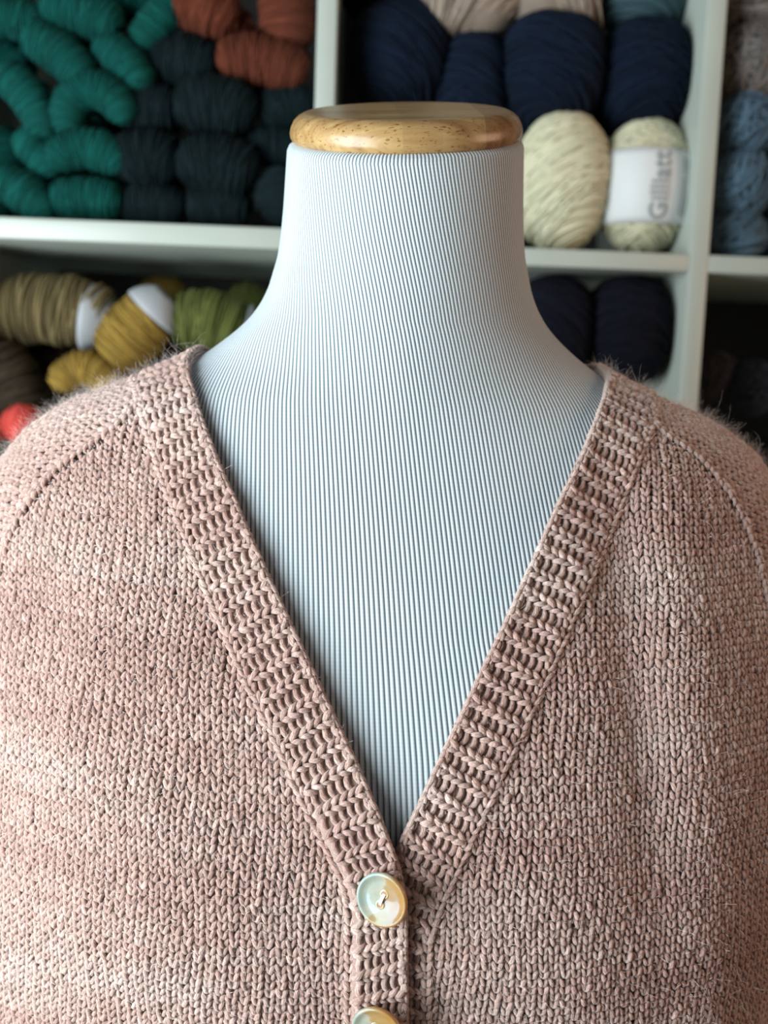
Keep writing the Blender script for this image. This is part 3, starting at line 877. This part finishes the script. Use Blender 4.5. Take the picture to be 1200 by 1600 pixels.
PW, QH = 0.0051, 0.0036
LEG = np.array([(0.03, -0.42, -0.30), (0.07, -0.12, 0.06), (0.19, 0.22, 0.24), (0.32, 0.60, 0.20), (0.44, 0.98, -0.18)])
LEGR = np.array([0.15, 0.225, 0.25, 0.232, 0.15])
def add_stitches(acc, O, U, V, N, lift=0.0, thick=1.0, sides=5):
    """O (n,3) foot of each V, U, V (n,3): one stitch across and one stitch along in metres, N normals"""
    n = len(O)
    jit = lambda s: rng.normal(0, s, (n, 1))
    for sgn in (-1, 1):
        P = np.zeros((n, 5, 3))
        ju, jv, jh = jit(0.04), jit(0.06), jit(0.04)
        for q, (u, v, h) in enumerate(LEG):
            P[:, q] = O + U * (u * sgn + ju) + V * (v + jv) + N * ((h + jh) * PW + lift)
        Rr = PW * LEGR[None] * (1 + rng.normal(0, 0.11, (n, 1))) * thick
        Vv, Fq = tubes(P, Rr, N[:, None], sides)
        r_ = np.clip(rng.normal(0.5, 0.22, n), 0, 1)
        acc.add(Vv, Fq, rnd=np.repeat(r_, 5 * sides), dye=np.repeat(dye(O), 5 * sides), ply=ply_coords(n, 5, sides, 1.1))

card = empty('cardigan', (XC, YC, 0.80))
tag(card, 'fuzzy pale pink hand knitted V-neck cardigan buttoned on the dress form', 'cardigan')
COFF = np.array([XC, YC, 0.80])
def cbuild(acc, name, parent=card):
    acc.v = [v - COFF for v in acc.v]
    return acc.build(name, M_knit, parent)

# ---- front panels
# wale positions with equal spacing round the body at chest height
zc = 1.20
xf = np.linspace(-0.2145, 0.2145, 2001) + XC
yf = front_y(xf, np.full_like(xf, zc))
sf = np.concatenate([[0], np.cumsum(np.hypot(np.diff(xf), np.diff(yf)))]); sf -= np.interp(XC, xf, sf)
nw = int(sf[-1] / PW)
wx = np.interp(np.arange(-nw, nw + 1) * PW, sf, xf)
wx_dx = np.gradient(wx)
rows = np.arange(0.012, 0.44, QH)
for side, (cin, cout, cs_) in (('left', (LA, LB, cSL)), ('right', (RA, RB, cSR))):
    acc = Acc()
    sg = -1 if side == 'left' else 1
    Xw, Br = np.meshgrid(wx, rows, indexing='ij'); Dx = np.broadcast_to(wx_dx[:, None], Xw.shape)
    x = Xw.ravel(); b = Br.ravel(); d = Dx.ravel()
    # the fabric's own waviness
    x = x + 0.0009 * np.sin(b * 90 + x * 60)
    xo = xat(cout, b)
    inside = (x < xo - 0.0012) if side == 'left' else (x > xo + 0.0012)
    bs = b_seam(cs_, x)
    xend = cs_[-1, 0]
    okx = (x > xend) if side == 'left' else (x < xend)
    top0 = cs_[0, 0]
    inn = (x > top0) if side == 'left' else (x < top0)
    lim = np.where(inn, cs_[0, 1] + 0.004, bs - 0.0022)
    m = inside & (b < lim - 0.0008) & (np.abs(x - XC) < 0.214)
    x, b, d = x[m], b[m], d[m]
    P, dx, db, N = frame(x, b)
    add_stitches(acc, P, dx * d[:, None], db * QH, N)
    # fully fashioned column of stitches that runs beside the band
    L_ = np.concatenate([[0], np.cumsum(np.linalg.norm(np.diff(S(cout[:, 0], cout[:, 1]), axis=0), axis=1))])
    k0 = int(np.argmax(cout[:, 1] < BR.max()))
    ss = np.arange(0.01, L_[-1], QH * 1.1)
    cx = np.interp(ss, L_, cout[:, 0]); cb = np.interp(ss, L_, cout[:, 1])
    mv = cb < cs_[0, 1] + 0.03
    cx, cb = cx[mv], cb[mv]
    P, dx, db, N = frame(cx + sg * 0.0016, cb)
    T = -nrm(np.gradient(P, axis=0))
    U = nrm(np.cross(T, N))
    add_stitches(acc, P, U * PW * 1.02, T * QH * 1.15, N, lift=0.0010, thick=1.12)
    cbuild(acc, 'front_panel')

    # ---- sleeve cap: wales run outwards from the neck over the shoulder
    acc = Acc()
    xs_ = np.arange(0.088, 0.2075, QH * 0.96)
    brows = np.arange(-0.16, 0.075, PW * 0.92)
    Xs, Bs = np.meshgrid(xs_, brows, indexing='ij')
    x = XC + sg * Xs.ravel(); rb = np.interp(x, XG, BR); b = rb + Bs.ravel()
    bs = b_seam(cs_, x)
    inn = (x > cs_[0, 0]) if side == 'left' else (x < cs_[0, 0])
    # between band and seam start the cap reaches down to the seam's first point
    lim = np.where(inn, cs_[0, 1] + 0.006, bs + 0.0012)
    # stay outside the neckband
    bo = cout[:, 1]
    xo = xat(cout, b)
    outside = (x < xo - 0.001) if side == 'left' else (x > xo + 0.001)
    m = (b > lim) & outside & (b < rb + 0.07)
    x, b = x[m], b[m]
    P, dx, db, N = frame(x, b)
    # direction: along the shoulder, turning down a little towards the arm
    T = nrm(dx) * sg
    U = nrm(db - T * np.sum(db * T, -1, keepdims=True)) * -sg
    steep = np.linalg.norm(dx, axis=-1, keepdims=True)
    keep = steep[:, 0] < 4.0
    add_stitches(acc, P[keep], U[keep] * PW * 0.95, T[keep] * QH * np.clip(steep[keep], 1, 2.2), N[keep], thick=1.12)
    # seam ridge: a neat chain just above the groove
    Ls = S(cs_[:, 0], cs_[:, 1])
    L_ = np.concatenate([[0], np.cumsum(np.linalg.norm(np.diff(Ls, axis=0), axis=1))])
    ss = np.arange(0, L_[-1], QH * 1.05)
    cx = np.interp(ss, L_, cs_[:, 0]); cb = np.interp(ss, L_, cs_[:, 1])
    P, dx, db, N = frame(cx, cb + 0.0012)
    T = nrm(np.gradient(P, axis=0)); U = nrm(np.cross(T, N))
    add_stitches(acc, P, U * PW * 0.85, T * QH * 1.1, N, lift=0.0013)
    cbuild(acc, 'sleeve')

# ---- ribbed bands
def band_mesh(A, B, name, lift, edge_side):
    acc = Acc()
    SA, SBm = S(A[:, 0], A[:, 1]), S(B[:, 0], B[:, 1])
    mid = (SA + SBm) / 2
    L_ = np.concatenate([[0], np.cumsum(np.linalg.norm(np.diff(mid, axis=0), axis=1))])
    per = 0.0106
    nr = int(L_[-1] / per)
    lv = lambda s: np.interp(s, L_, lift)
    def pt(s, t):
        a = np.stack([np.interp(s, L_, A[:, 0]), np.interp(s, L_, A[:, 1])], -1)
        b = np.stack([np.interp(s, L_, B[:, 0]), np.interp(s, L_, B[:, 1])], -1)
        q = a * (1 - t[:, None]) + b * t[:, None]
        return q
    def fr(s, t):
        q = pt(s, t)
        P, dx, db, N = frame(q[:, 0], q[:, 1])
        e = 0.0012
        q1 = pt(s, t + 0.03); q0 = pt(s, t - 0.03)
        T = (S(q1[:, 0], q1[:, 1]) - S(q0[:, 0], q0[:, 1])) / 0.06          # across the band, full width
        q1 = pt(s + e, t); q0 = pt(s - e, t)
        A_ = nrm(S(q1[:, 0], q1[:, 1]) - S(q0[:, 0], q0[:, 1]))               # along the band
        return P, T, A_, N
    rowsn = 6
    # knit ribs (raised) running across the band
    sgrid = (np.arange(nr) + 0.5) * per
    Sg, Tg = np.meshgrid(sgrid, (np.arange(rowsn) + 0.35) / (rowsn + 0.2), indexing='ij')
    s, t = Sg.ravel(), Tg.ravel()
    s = s + 0.0005 * np.sin(s * 300)
    P, T, A_, N = fr(s, t)
    P = P + N * lv(s)[:, None]
    add_stitches(acc, P + T * 0.5 / rowsn, A_ * 0.0060, -T / rowsn * 1.0, N, lift=0.0007, thick=1.16)
    # purl valleys: short bars lying along the band, plus a looser arc
    sv = np.arange(nr + 1) * per
    Sg, Tg = np.meshgrid(sv, (np.arange(rowsn) + 0.5) / (rowsn + 0.2), indexing='ij')
    s, t = Sg.ravel(), Tg.ravel()
    s = np.clip(s, 0.001, L_[-1] - 0.001)
    P, T, A_, N = fr(s, t)
    n = len(P); P = P + N * lv(s)[:, None]
    prof_ = np.array([(-0.56, -0.30, -0.10), (-0.3, -0.05, -0.02), (0.0, 0.06, 0.0), (0.3, -0.05, -0.02), (0.56, -0.30, -0.10)])
    Q = np.zeros((n, 5, 3)); j = rng.normal(0, 0.05, (n, 1))
    for k_, (a, c, h) in enumerate(prof_):
        Q[:, k_] = P + A_ * (a + j) * 0.0066 + T / rowsn * (c + j) + N * (h * PW + 0.0006)
    V, Fq = tubes(Q, PW * 0.265 * np.array([.8, 1, 1.05, 1, .8])[None] * (1 + rng.normal(0, 0.08, (n, 1))), N[:, None], 5)
    acc.add(V, Fq, rnd=np.repeat(np.clip(rng.normal(0.38, 0.2, n), 0, 1), 25), dye=np.repeat(dye(P), 25), ply=ply_coords(n, 5, 5, 1.1))
    # cast-off edge: a chain along the inner edge with a cord on its rim
    se = np.arange(0.002, L_[-1] - 0.002, 0.0040)
    P, T, A_, N = fr(se, np.full_like(se, 0.012))
    P = P + N * (lv(se) + 0.0006)[:, None]
    add_stitches(acc, P, nrm(T) * 0.0026, A_ * 0.0042, N, thick=0.85)
    se = np.linspace(0.001, L_[-1] - 0.001, 900)
    P, T, A_, N = fr(se, np.full_like(se, -0.012))
    for ph in (0, PI):
        w_ = se / 0.0058 * 2 * PI + ph
        Q = P + N * (lv(se) + 0.0001 + 0.00055 * np.cos(w_))[:, None] + nrm(T) * (0.00055 * np.sin(w_))[:, None]
        V, Fq = tubes(Q[None], np.full((1, 900), 0.00088), N[None], 6)
        acc.add(V, Fq, rnd=np.repeat(np.clip(0.5 + 0.3 * np.sin(se * 900 + ph), 0, 1), 6), dye=np.repeat(dye(Q), 6), ply=ply_coords(1, 900, 6, 600, 900))
    # solid strip underneath so nothing shows through
    m = 6
    s = np.linspace(0.0, L_[-1], 300)
    Vs = []
    for h in (-0.0002, -0.0030):
        for q in range(m):
            P, T, A_, N = fr(s, np.full_like(s, -0.02 + 1.04 * q / (m - 1)))
            Vs.append(P + N * (lv(s) + h)[:, None])
    Vs = np.array(Vs).reshape(2, m, 300, 3)
    V = Vs.reshape(-1, 3)
    ii, jj = np.meshgrid(np.arange(m - 1), np.arange(299), indexing='ij')
    f1 = np.stack([ii * 300 + jj, (ii + 1) * 300 + jj, (ii + 1) * 300 + jj + 1, ii * 300 + jj + 1], -1).reshape(-1, 4)
    f2 = f1[:, ::-1] + m * 300
    j = np.arange(299)
    e1 = np.stack([j, j + 1, m * 300 + j + 1, m * 300 + j], -1)
    o_ = (m - 1) * 300
    e2 = np.stack([o_ + j, m * 300 + o_ + j, m * 300 + o_ + j + 1, o_ + j + 1], -1)
    acc.add(V, np.concatenate([f1, f2, e1, e2]), rnd=0.3, dye=0.5, ply=V * 800)
    return cbuild(acc, name), fr, L_
# the band on the left lies over the one on the right where they meet
tz = lambda C: S(C[:, 0], C[:, 1])[:, 2]
zl = tz(LA)
liftL = 0.0012 + 0.0050 * np.clip((1.175 - zl) / 0.035, 0, 1)
liftR = 0.0010 + 0 * tz(RA)
bL, frL, LL = band_mesh(LA, LB, 'neckband', liftL, 1)
bR, frR, LR = band_mesh(RA, RB, 'neckband', liftR, -1)

# ---- lining shell: the knitted fabric itself under the surface stitches, front, sides and back down to the hem
nth2 = 300
zz2 = np.concatenate([np.linspace(0.80, 1.24, 70, endpoint=False), np.linspace(1.24, 1.3465, 130)])
th2 = np.linspace(-PI, PI, nth2, endpoint=False)
W2, F2, B2, N2 = [q[:, None] for q in prof(zz2)]
hem = np.clip((1.0 - zz2) / 0.2, 0, 1)[:, None] * 0.012
o2 = OFF - 0.0016
W2 = W2 + o2 * 0.8 + hem; F2 = F2 + o2 + hem; B2 = B2 + o2 + hem
cs2, sn2 = np.cos(th2)[None], np.sin(th2)[None]
X2 = XC + W2 * np.sign(sn2) * np.abs(sn2) ** (2 / N2)
Y2 = np.where(cs2 > 0, F2, B2) * -np.sign(cs2) * np.abs(cs2) ** (2 / N2) + YC
Z2 = np.broadcast_to(zz2[:, None], X2.shape)
Y2 = Y2 - np.where(cs2 > 0, 1, 0) * folds(X2, Z2) * np.clip(np.abs(cs2) * 1.6, 0, 1)
V = np.stack([X2, Y2, Z2], -1).reshape(-1, 3)
i = np.arange(len(zz2) - 1)[:, None]; k = np.arange(nth2)[None]; k2 = (k + 1) % nth2
Fq = np.stack([i * nth2 + k, i * nth2 + k2, (i + 1) * nth2 + k2, (i + 1) * nth2 + k], -1).reshape(-1, 4)
C = V[Fq].mean(1)
isf = C[:, 1] < YC
PLm = S((LA[:, 0] * 0.6 + LB[:, 0] * 0.4), (LA[:, 1] * 0.6 + LB[:, 1] * 0.4)); PRm = S((RA[:, 0] * 0.6 + RB[:, 0] * 0.4), (RA[:, 1] * 0.6 + RB[:, 1] * 0.4))
fl = PLm[:, 1] < YC; frr = PRm[:, 1] < YC
ol = np.argsort(PLm[fl, 2]); orr = np.argsort(PRm[frr, 2])
xLm = np.interp(C[:, 2], PLm[fl, 2][ol], PLm[fl, 0][ol]); xRm = np.interp(C[:, 2], PRm[frr, 2][orr], PRm[frr, 0][orr])
vbot = CAM[2] + 0
zV = np.interp(0.0, (np.interp(np.linspace(1.0, 1.3, 301), PRm[frr, 2][orr], PRm[frr, 0][orr]) - np.interp(np.linspace(1.0, 1.3, 301), PLm[fl, 2][ol], PLm[fl, 0][ol])), np.linspace(1.0, 1.3, 301))
opening = isf & (C[:, 0] > xLm) & (C[:, 0] < xRm) & (C[:, 2] > 1.13)
nb = (~isf) & (np.abs(C[:, 0] - XC) < 0.102 - (C[:, 1] - YC) * 0.1) & (C[:, 2] > 1.315)
nb |= isf & (np.abs(C[:, 0] - XC) < 0.106) & (C[:, 2] > 1.327)
keep = ~(opening | nb)
lin = mesh_obj('knit_backing', V - COFF, Fq[keep], M_knit, card, attrs={'rnd': np.full(len(V), 0.5), 'dye': np.full(len(V), 0.5), 'ply': V * 800})

# hanging lower sleeves, outside the frame
for sg in (-1, 1):
    m = 30
    t = np.linspace(0, 1, m)
    P = np.stack([XC + sg * (0.188 + 0.055 * np.sin(t * PI * 0.5)), YC + 0.0 * t, 1.255 - 0.44 * t], -1)
    Rr = np.interp(t, [0, 0.08, 0.3, 0.9, 1], [0.012, 0.040, 0.050, 0.038, 0.036])
    V, Fq = tubes(P[None], Rr[None], np.array([[[0, 1.0, 0]]]), 40)
    a = Acc(); a.add(V, Fq, rnd=0.5, dye=0.5, ply=V * 800)
    nr_ = np.arange(2, 84); na_ = np.arange(-17, 18)
    Ti, Ai = np.meshgrid(nr_, na_, indexing='ij')
    tt = (Ti.ravel() * QH) / 0.45; aa = Ai.ravel() * 0.105
    cx_ = XC + sg * (0.188 + 0.055 * np.sin(tt * PI * 0.5)); cz_ = 1.255 - 0.44 * tt
    rr_ = np.interp(tt, [0, 0.08, 0.3, 0.9, 1], [0.012, 0.040, 0.050, 0.038, 0.036])
    Nn2 = np.stack([np.sin(aa), -np.cos(aa), 0 * aa], -1)
    Pp = np.stack([cx_, YC + 0 * cx_, cz_], -1) + Nn2 * (rr_[:, None] + 0.0008)
    Uu = np.stack([np.cos(aa), np.sin(aa), 0 * aa], -1) * (rr_ * 0.105)[:, None]
    okp = Nn2[:, 0] * sg > -0.75
    Vv_ = np.array([sg * -0.06, 0, 1.0]) * QH
    add_stitches(a, Pp[okp], Uu[okp], np.broadcast_to(Vv_, Uu.shape)[okp], Nn2[okp], sides=4)
    cbuild(a, 'lower_sleeve')

# ---- mohair halo
def fuzz(n, xr_, br_, lmin, lmax, rad, accept=None, lean=1.0, m=6):
    x = rng.uniform(xr_[0], xr_[1], n)
    b = br_(x) if callable(br_) else rng.uniform(br_[0], br_[1], n)
    if accept is not None:
        ok_ = accept(x, b); x, b = x[ok_], b[ok_]
    n = len(x)
    P, dx, db, N = frame(x, b)
    okk = np.isfinite(N).all(1); P, N, dx, db = P[okk], N[okk], dx[okk], db[okk]; n = len(P)
    L = rng.uniform(lmin, lmax, (n, 1))
    t1 = nrm(dx); t2 = nrm(db)
    a = rng.uniform(0, 2 * PI, (n, 1))
    D = nrm(N * rng.uniform(0.15, 1.0, (n, 1)) * lean + (t1 * np.cos(a) + t2 * np.sin(a)))
    Q = np.zeros((n, m, 3)); Q[:, 0] = P + N * 0.0006
    turn = rng.normal(0, 1, (n, 3)) * (0.6 if lmax < 0.006 else 1.15) * 6 / m
    for q in range(1, m):
        Q[:, q] = Q[:, q - 1] + D * L / (m - 1)
        D = nrm(D + turn + rng.normal(0, 0.18, (n, 3)) + N * 0.05)
    return Q, N
lo_b = lambda x, b: (np.where(x < XC, x < xat(LA, b) - 0.0005, x > xat(RA, b) + 0.0005))
fa = Acc()
for n, xr_, br_, l0, l1, rad, acc_, ln, mm_ in (
        (34000, (XG[2], XG[-3]), (0.03, 0.39), 0.0018, 0.0055, 0.00012, lo_b, 0.55, 3),
        (12000, (XG[2], XG[-3]), (0.03, 0.39), 0.004, 0.012, 0.00006, lo_b, 0.45, 5),
        (3800, (XG[2], XC - 0.102), lambda x: np.interp(x, XG, BR) + rng.uniform(-0.045, 0.02, len(x)), 0.004, 0.012, 0.000032, None, 1.2, 6),
        (3800, (XC + 0.102, XG[-3]), lambda x: np.interp(x, XG, BR) + rng.uniform(-0.045, 0.02, len(x)), 0.004, 0.012, 0.000032, None, 1.2, 6),
        (160, (XG[2], XC - 0.102), lambda x: np.interp(x, XG, BR) + rng.uniform(-0.03, 0.02, len(x)), 0.012, 0.020, 0.000032, None, 1.2, 7),
        (160, (XC + 0.102, XG[-3]), lambda x: np.interp(x, XG, BR) + rng.uniform(-0.03, 0.02, len(x)), 0.012, 0.020, 0.000032, None, 1.2, 9)):
    Q, N = fuzz(n, xr_, br_, l0, l1, rad, acc_, ln, mm_)
    Rr = rad * np.linspace(1, 0.5, Q.shape[1])[None] * rng.uniform(0.6, 1.4, (len(Q), 1))
    V, Fq = tubes(Q, Rr, N[:, None] + 0.01, 3)
    fa.add(V - COFF, Fq)
fz = fa.build('mohair_fuzz', M_fuzz, card)
fz['kind'] = 'stuff'; fz['label'] = 'halo of fine pale mohair fibres'

# ------------------------------------------------------------------ buttons
def mat_shell():
    m, nt, b = new_mat('shell_button')
    tc = nd(nt, 'ShaderNodeTexCoord'); sx = nd(nt, 'ShaderNodeSeparateXYZ'); lk(nt, tc.outputs['Object'], sx.inputs[0])
    n = nd(nt, 'ShaderNodeTexNoise'); n.inputs['Scale'].default_value = 110; n.inputs['Distortion'].default_value = 1.2
    lk(nt, tc.outputs['Object'], n.inputs['Vector'])
    ma = nd(nt, 'ShaderNodeMath', operation='MULTIPLY_ADD'); ma.inputs[1].default_value = 55.0
    lk(nt, sx.outputs[0], ma.inputs[0]); lk(nt, n.outputs['Fac'], ma.inputs[2])
    r = ramp(nt, [(0.05, s2l((168, 178, 164))), (0.40, s2l((196, 190, 168))), (0.50, s2l((188, 156, 104))), (0.95, s2l((180, 136, 72)))])
    lk(nt, ma.outputs[0], r.inputs['Fac']); lk(nt, r.outputs[0], b.inputs['Base Color'])
    b.inputs['Roughness'].default_value = 0.3
    b.inputs['Transmission Weight'].default_value = 0.35
    b.inputs['Subsurface Weight'].default_value = 0.3
    b.inputs['Subsurface Radius'].default_value = (0.004, 0.003, 0.002)
    b.inputs['Subsurface Scale'].default_value = 1.0
    b.inputs['Thin Film Thickness'].default_value = 380
    b.inputs['Coat Weight'].default_value = 0.4; b.inputs['Coat Roughness'].default_value = 0.05
    return m
M_shell = mat_shell()
M_thread = plain('button_thread', s2l((232, 214, 204)), 0.8)
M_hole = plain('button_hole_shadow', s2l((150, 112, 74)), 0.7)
def button(px, py, rad, spin, label):
    """two hole shell button with a rolled rim and a dished centre"""
    d = ray(px, py)
    x, b = hit(px, py)
    P, dx, db, N = frame(np.array([x]), np.array([b])); P, N = P[0], N[0]
    P = P + N * 0.0136
    e = empty('shell_button', P)
    N_ = Vector(N); q = N_.to_track_quat('Z', 'Y') @ Matrix.Rotation(R(-24), 3, 'Y').to_quaternion()
    e.rotation_mode = 'QUATERNION'; e.rotation_quaternion = q
    tag(e, label, 'button', 'shell buttons on the cardigan band')
    r = rad
    pr = [(0.0, -0.0016), (r * 0.75, -0.0014), (r * 0.96, -0.0006), (r, 0.0006), (r * 0.985, 0.0016), (r * 0.94, 0.0020), (r * 0.87, 0.0018), (r * 0.80, 0.0010), (r * 0.6, 0.0007), (r * 0.34, 0.0006), (r * 0.28, 0.0004), (0.0, 0.0002)]
    V, Fq = lathe(pr, 72)
    o = mesh_obj('disc', V, Fq, M_shell, e)
    o.rotation_euler = (0, 0, spin)
    for s in (-1, 1):
        V, Fq = lathe([(0.0011, 0.0), (0.0013, 0.00045), (0.0017, 0.0005), (0.0021, 0.0002)], 20)
        h = mesh_obj('hole_rim', V, Fq, M_shell, o); h.location = (s * 0.0001 * 0 + 0.0, s * 0.0026, 0.0003)
        V, Fq = lathe([(0.0, 0.0002), (0.0012, 0.0002)], 20)
        h = mesh_obj('hole', V, Fq, M_hole, o); h.location = (0, s * 0.0026, 0.00035)
    t = np.linspace(0, 1, 12); P_ = np.stack([0 * t, -0.0026 + 0.0052 * t, 0.0004 + 0.0011 * np.sin(t * PI)], -1)
    acc = Acc()
    for dxx in (-0.00045, 0.0, 0.00045):
        V, Fq = tubes((P_ + np.array([dxx, 0, 0]))[None], np.full((1, 12), 0.0003), np.array([[[1.0, 0, 0]]]), 6)
        acc.add(V, Fq, rnd=0.5)
    acc.build('thread', M_thread, o)
    return e
button(600, 1383, 0.0116, R(-20), 'round shell button at the point of the neckline')
button(588, 1578, 0.0116, R(25), 'round shell button cut by the bottom edge of the photo')
for k in list(bpy.data.objects):
    if '_dims' in k.keys(): del k['_dims']
